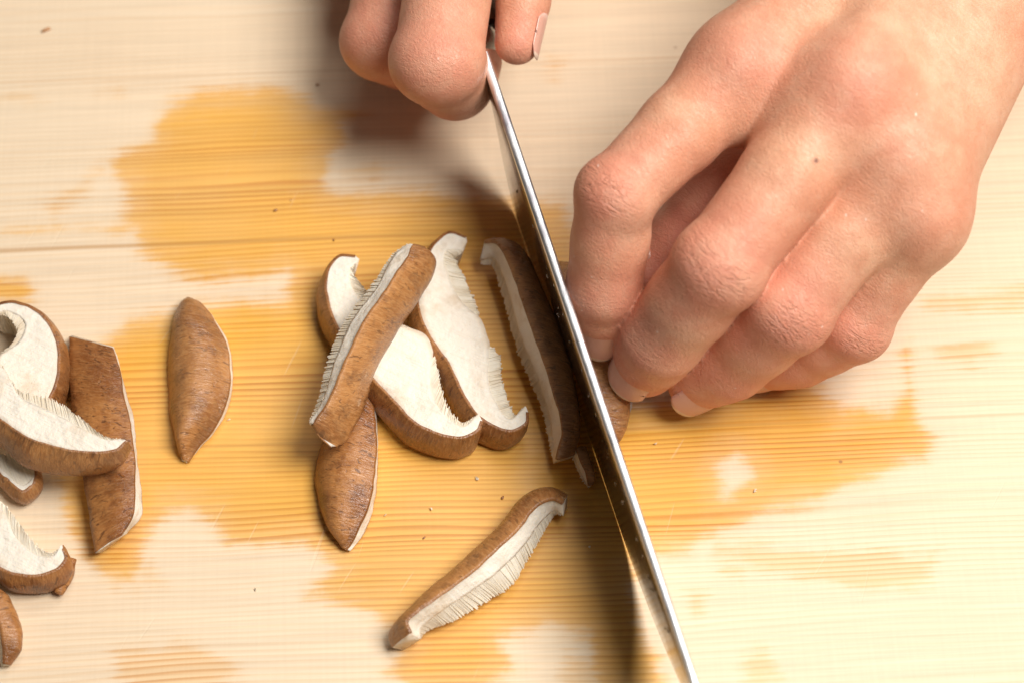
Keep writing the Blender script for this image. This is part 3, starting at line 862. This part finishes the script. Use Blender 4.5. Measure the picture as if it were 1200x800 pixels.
    # nails
    for f in fingers.values():
        nl = f.get('nail')
        if not nl: continue
        a, b, rb = f['j'][-2], f['j'][-1], f['r'][-1]
        t = (b - a) / np.linalg.norm(b - a)
        n = nl.get('dir', f['dors'][-1]); n = n - t * (n @ t); n /= np.linalg.norm(n)
        sd = np.cross(t, n)
        Ln, W, fwd = nl.get('len', 1.0), nl.get('w', 0.95), nl.get('fwd', 0.62)
        Vn, Fn, nv = [], [], []
        nu, nw = 13, 15
        for sgn in (0, 1):
            for i in range(nu):
                v = i / (nu - 1)
                for j in range(nw):
                    u = -1 + 2 * j / (nw - 1)
                    cut = 0.26 * (abs(u) ** 3)
                    vv = v * (1 - cut) if v > .5 else v + (0.5 - v) * 2 * cut * 0.6
                    along = fwd - Ln * (1 - vv)
                    ang = u * W
                    rr = (rb + (f['r'][-2] - rb) * min(1, max(0, -along / np.linalg.norm(b - a)))) * nl.get('k', 1.02) - 0.10 * max(0, along / max(rb, .1)) ** 2 * rb * nl.get('curl', 1.0)
                    q = b + t * along + (n * math.cos(ang) + sd * math.sin(ang)) * (rr - (0.02 if sgn else 0)) + n * (nl.get('off', 0.0))
                    Vn.append(Vector(q) * CM); nv.append(vv)
        for sgn in (0, 1):
            for i in range(nu - 1):
                for j in range(nw - 1):
                    b0 = sgn * nu * nw
                    Fn.append((b0 + i * nw + j, b0 + i * nw + j + 1, b0 + (i + 1) * nw + j + 1, b0 + (i + 1) * nw + j))
        bd = [(0, j) for j in range(nw)] + [(i, nw - 1) for i in range(1, nu)] + [(nu - 1, j) for j in range(nw - 2, -1, -1)] + [(i, 0) for i in range(nu - 2, 0, -1)]
        for q in range(len(bd)):
            (i1, j1), (i2, j2) = bd[q], bd[(q + 1) % len(bd)]
            p1, p2 = i1 * nw + j1, i2 * nw + j2
            Fn.append((p1, p2, p2 + nu * nw, p1 + nu * nw))
        no = mesh_obj('fingernail', Vn, Fn, M['nail'], root)
        set_attr(no.data, 'nailv', nv)
    return root

def finger(js, rs, dhint, **kw):
    """dorsal directions from a hint, made perpendicular to the local bone"""
    js = [np.array(j) for j in js]
    dh = np.array(dhint, float); dh /= np.linalg.norm(dh); dors = []
    un = lambda v: v / np.linalg.norm(v)
    bend = []
    for i in range(1, len(js) - 1):                  # the back of a bent finger faces away from the bend
        b = -(un(js[i - 1] - js[i]) + un(js[i + 1] - js[i]))
        bend.append(b * 1.0 + dh * 0.25)
    bend = [bend[0]] + bend + [bend[-1]]
    for i in range(len(js)):
        a = js[max(i - 1, 0)]; b = js[min(i + 1, len(js) - 1)]
        t = un(b - a); d = bend[i]
        d = d - t * (d @ t); dors.append(un(d))
    t = (js[-1] - js[0]); t /= np.linalg.norm(t)
    side = np.cross(t, dors[1]); side /= np.linalg.norm(side)
    return dict(j=js, r=rs, dors=dors, side=side, **kw)

def lens_of(js):
    return [round(float(np.linalg.norm(js[i + 1] - js[i])), 2) for i in range(len(js) - 1)]

def left_hand():
    idx = [J(870,80,5.9), J(722,229,5.2), J(708,336,3.3), J(708,377,2.1)]
    mid = [J(1000,108,6.3), J(843,312,4.9), J(777,394,2.7), J(757,425,1.6)]
    rng_ = [J(1054,190,5.45), J(924,362,3.75), J(855,420,1.8), J(819,441,1.05)]
    pky = [J(1076,256,4.7), J(1001,381,2.65), J(937,414,1.35), J(897,426,.8)]
    thb = [J(1030,30,4.4), J(925,170,3.6), J(830,255,2.6), J(765,320,1.9)]
    for n_, q in (('index', idx), ('middle', mid), ('ring', rng_), ('little', pky), ('thumb', thb)): print('LEFT', n_, lens_of(q))
    dh = (-0.45, -0.72, 0.6)
    F = dict(
        index=finger(idx, [1.02, .79, .76, .65], (-0.5, -0.55, 0.7), nail=dict(len=1.1, w=0.85, fwd=0.60, k=1.04)),
        middle=finger(mid, [1.10, .92, .87, .73], dh, nail=dict(len=.9, w=0.8, fwd=0.60)),
        ring=finger(rng_, [1.0, .90, .85, .73], dh, nail=dict(len=.85, w=0.8, fwd=0.58)),
        little=finger(pky, [.80, .74, .68, .58], dh, nail=dict(len=.8, w=0.85, fwd=0.56)),
        thumb=finger(thb, [1.25, 1.0, .90, .74], (-0.6, 0.2, 0.7), nail=dict(len=1.1, w=0.85, fwd=0.7)),
    )
    wr, wu = J(1095,-170,6.2), J(1218,-85,5.8)        # radial and ulnar side of the wrist
    fa_r, fa_u = J(1230,-470,6.6), J(1350,-400,6.2)
    palm = []
    for q, w, r0, r1 in ((idx[0], 0.1, 1.35, 1.0), (mid[0], .35, 1.4, 1.05), (rng_[0], .7, 1.4, .95), (pky[0], .93, 1.3, .76)):
        palm.append((wr + (wu - wr) * w, q, r0, r1, 0.9))
    for a, b in ((idx, mid), (mid, rng_), (rng_, pky)):              # the web between neighbours, kept low
        m = (a[0] * .5 + b[0] * .5); f = ((a[1] - a[0]) + (b[1] - b[0])) * .5
        palm.append((m + np.array((0.3, .3, -0.45)), m + f * 0.22 + np.array((0, 0.1, -0.55)), .85, .62, 0.6))
    for a, b, r_, dz in ((idx, mid, .95, -.35), (mid, rng_, 1.0, -.12), (rng_, pky, .86, -.05)):
        palm.append((a[0] + np.array((0, 0, dz)), b[0] + np.array((0, 0, dz)), r_, r_, .8))
    palm.append((wr, fa_r, 1.75, 1.9, 0.9)); palm.append((wu, fa_u, 1.7, 1.9, 0.9)); palm.append(((wr + wu) / 2 + np.array((0,0,.1)), (fa_r + fa_u) / 2, 1.9, 2.2, .9))
    palm.append((thb[0], thb[1], 1.5, 1.15, 0.9))                     # thumb mount
    palm.append(((wr + wu) / 2 + np.array((0, 0, -.9)), (mid[0] + rng_[0]) / 2 + np.array((0, 0, -1.0)), 1.4, .9, .8))
    ex = []
    up = np.array((-0.1, -0.35, 0.93))
    for q, w, s in ((idx[0], .2, .13), (mid[0], .4, .18), (rng_[0], .6, .10), (pky[0], .85, .08)):  # knuckle heads and tendons
        wv = wr + (wu - wr) * w
        ex.append((q + up * s, q + up * s + (wv - q) * .06, .72, .62, 0.55))
        ex.append((q + up * (.62 + s * .5), q + (wv - q) * .8 + up * 1.0, .20, .2, .9))
    dorsal = [(q + up * .9, 1.1, .75) for q in (idx[0], mid[0])] + [(q + up * .9, 1.0, .4) for q in (rng_[0], pky[0])]
    dorsal += [(J(815, 265, 3.0), 1.7, 1.0), (J(765, 320, 2.3), 1.2, 1.0)]  # thumb's red skin, deepened in colour as shade in the gap behind the forefinger
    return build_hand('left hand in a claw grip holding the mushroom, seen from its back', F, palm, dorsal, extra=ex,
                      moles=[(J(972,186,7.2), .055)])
left_hand()

def right_hand():
    idx = [J(548,-165,4.9), J(513,72,4.0), J(534,94,2.6), J(552,72,2.3)]
    mid = [J(490,-165,3.9), J(450,48,2.5), J(474,62,1.4), J(520,20,1.3)]
    rng_ = [J(440,-190,3.2), J(425,-80,2.1), J(455,-65,1.1), J(505,-85,1.1)]
    pky = [J(395,-230,2.7), J(395,-150,1.7), J(430,-135,.9), J(480,-150,.9)]
    thb = [J(650,-330,3.9), J(650,-190,4.2), J(622,-45,4.1), J(606,50,3.5)]
    for n_, q in (('index', idx), ('middle', mid), ('ring', rng_), ('little', pky), ('thumb', thb)): print('RIGHT', n_, lens_of(q))
    dh = (-0.35, -0.75, 0.55)
    F = dict(
        index=finger(idx, [1.05, .97, .84, .70], (-0.3, -0.6, 0.7), nail=dict(len=1.0, w=.85, fwd=.6), kn=.12),
        middle=finger(mid, [1.02, .90, .80, .70], dh, nail=dict(len=1.0, w=.85, fwd=.6), kn=.12),
        ring=finger(rng_, [.96, .85, .77, .68], dh, nail=dict(len=.95, w=.85, fwd=.6)),
        little=finger(pky, [.80, .74, .68, .58], dh, nail=dict(len=.8, w=.85, fwd=.5)),
        thumb=finger(thb, [1.2, .95, .62, .50], (0.95, -0.25, 0.25), nail=dict(len=1.05, w=.55, fwd=.36, k=1.07, k2=1, dir=np.array((1.0,-.2,.2))), cr=.08),
    )
    w0, w1 = J(570,-560,4.4), J(490,-550,3.6)
    f0, f1 = J(540,-820,5.4), J(450,-820,4.6)
    palm = []
    for q, w, r0, r1 in ((idx[0], 0.0, 1.4, 1.05), (mid[0], .35, 1.45, 1.05), (rng_[0], .7, 1.4, 1.0), (pky[0], 1, 1.3, .95)):
        palm.append((w0 + (w1 - w0) * w, q, r0, r1, .9))
    palm.append((w0, f0, 1.8, 2.0, .9)); palm.append((w1, f1, 1.8, 2.0, .9))
    palm.append((thb[0], thb[1], 1.4, 1.1, .9)); palm.append((w0, thb[0], 1.5, 1.4, .9))
    return build_hand('right hand at the top edge gripping the knife with curled forefinger and thumb', F, palm, [(J(512, 75, 5.0), 1.0, .4), (J(606, 60, 4), 1.2, .6)], crease=0.22)
right_hand()

# ------------------------------------------------------------------ crumbs
def crumb(px, py, L, W, ang, label, grp=None):
    c = P(px, py, 0)
    V, F = [], []
    rr = random.Random(int(px * 7 + py))
    n = 8
    for i, (h, s) in enumerate(((0.0, 1.0), (0.5, .9), (0.9, .45))):
        for k in range(n):
            a = 2 * math.pi * k / n
            x, y = math.cos(a) * L * s * rr.uniform(.75, 1.15), math.sin(a) * W * s * rr.uniform(.75, 1.15)
            V.append(c + Vector((x * math.cos(ang) - y * math.sin(ang), x * math.sin(ang) + y * math.cos(ang), h * W * .7 + 0.02)) * CM)
    for i in range(2):
        for k in range(n): F.append((i * n + k, i * n + (k + 1) % n, (i + 1) * n + (k + 1) % n, (i + 1) * n + k))
    F += [tuple(range(n)), tuple(2 * n + k for k in range(n))]
    o = mesh_obj('mushroom_crumb', V, F, M['cap'])
    tag(o, label, 'crumb', grp)
    return o
crumb(54, 36, .13, .05, .5, 'brown mushroom crumb in the upper left corner of the board', 'mushroom crumbs')
crumb(323, 247, .06, .035, .6, 'brown mushroom crumb in the middle of the upper amber stain', 'mushroom crumbs')
crumb(391, 282, .035, .02, 2.0, 'dark crumb just above the curled tip of the underlying white slice', 'mushroom crumbs')
crumb(372, 100, .05, .03, .2, 'brown crumb on the board left of the knuckles of the upper hand', 'mushroom crumbs')
crumb(589, 583, .05, .03, 1.2, 'dark crumb right above the hook of the slender S curved slice', 'mushroom crumbs')
crumb(497, 630, .045, .02, .9, 'dark crumb below the white slices and above the slender slice', 'mushroom crumbs')

def stem_bit():
    pts = np.array([J(84, 654, .35), J(80, 668, .3), J(74, 682, .2), J(68, 695, .15)])
    t = np.linspace(0, 1, 14); c = crom(pts, t)
    V, F = [], []
    for i in range(14):
        d = c[min(i + 1, 13)] - c[max(i - 1, 0)]; d /= np.linalg.norm(d)
        a = np.cross(d, (0, 0, 1)); a /= np.linalg.norm(a); b = np.cross(a, d)
        r = .14 * (0.6 + .4 * math.sin(math.pi * (0.15 + .8 * t[i])))
        for k in range(10):
            an = 2 * math.pi * k / 10
            rr = r * (1 + .15 * math.sin(3 * an + i * .4))
            V.append(Vector(c[i] + a * math.cos(an) * rr + b * math.sin(an) * rr) * CM)
    for i in range(13):
        for k in range(10): F.append((i * 10 + k, i * 10 + (k + 1) % 10, (i + 1) * 10 + (k + 1) % 10, (i + 1) * 10 + k))
    F += [tuple(range(10)), tuple(130 + k for k in range(10))]
    o = mesh_obj('mushroom_scrap', V, F, M['cap'])
    set_attr(o.data, 'flow', [(v.co.y * 100, v.co.x * 100, 1) for v in o.data.vertices], 'FLOAT_VECTOR')
    tag(o, 'thin brown mushroom scrap beside the curled tip of the lower left slice', 'mushroom scrap')
stem_bit()

for (px, py) in ((342, 236), (226, 352), (268, 492), (452, 604), (690, 640), (505, 596), (560, 560), (885, 575), (300, 690), (768, 520)):
    c = P(px, py, 0.03); rr = random.Random(px)
    V = [c + Vector((rr.uniform(-.05, .05), rr.uniform(-.05, .05), rr.uniform(0, .03))) * CM for _ in range(5)]
    V.append(c + Vector((0, 0, .05)) * CM)
    o = mesh_obj('gill_flake', V, [(0, 1, 5), (1, 2, 5), (2, 3, 5), (3, 4, 5), (4, 0, 5), (4, 3, 2, 1, 0)], M['gill'], smooth=False)
    tag(o, 'tiny pale flake of mushroom gill scattered on the board', 'flake', 'pale gill flakes')
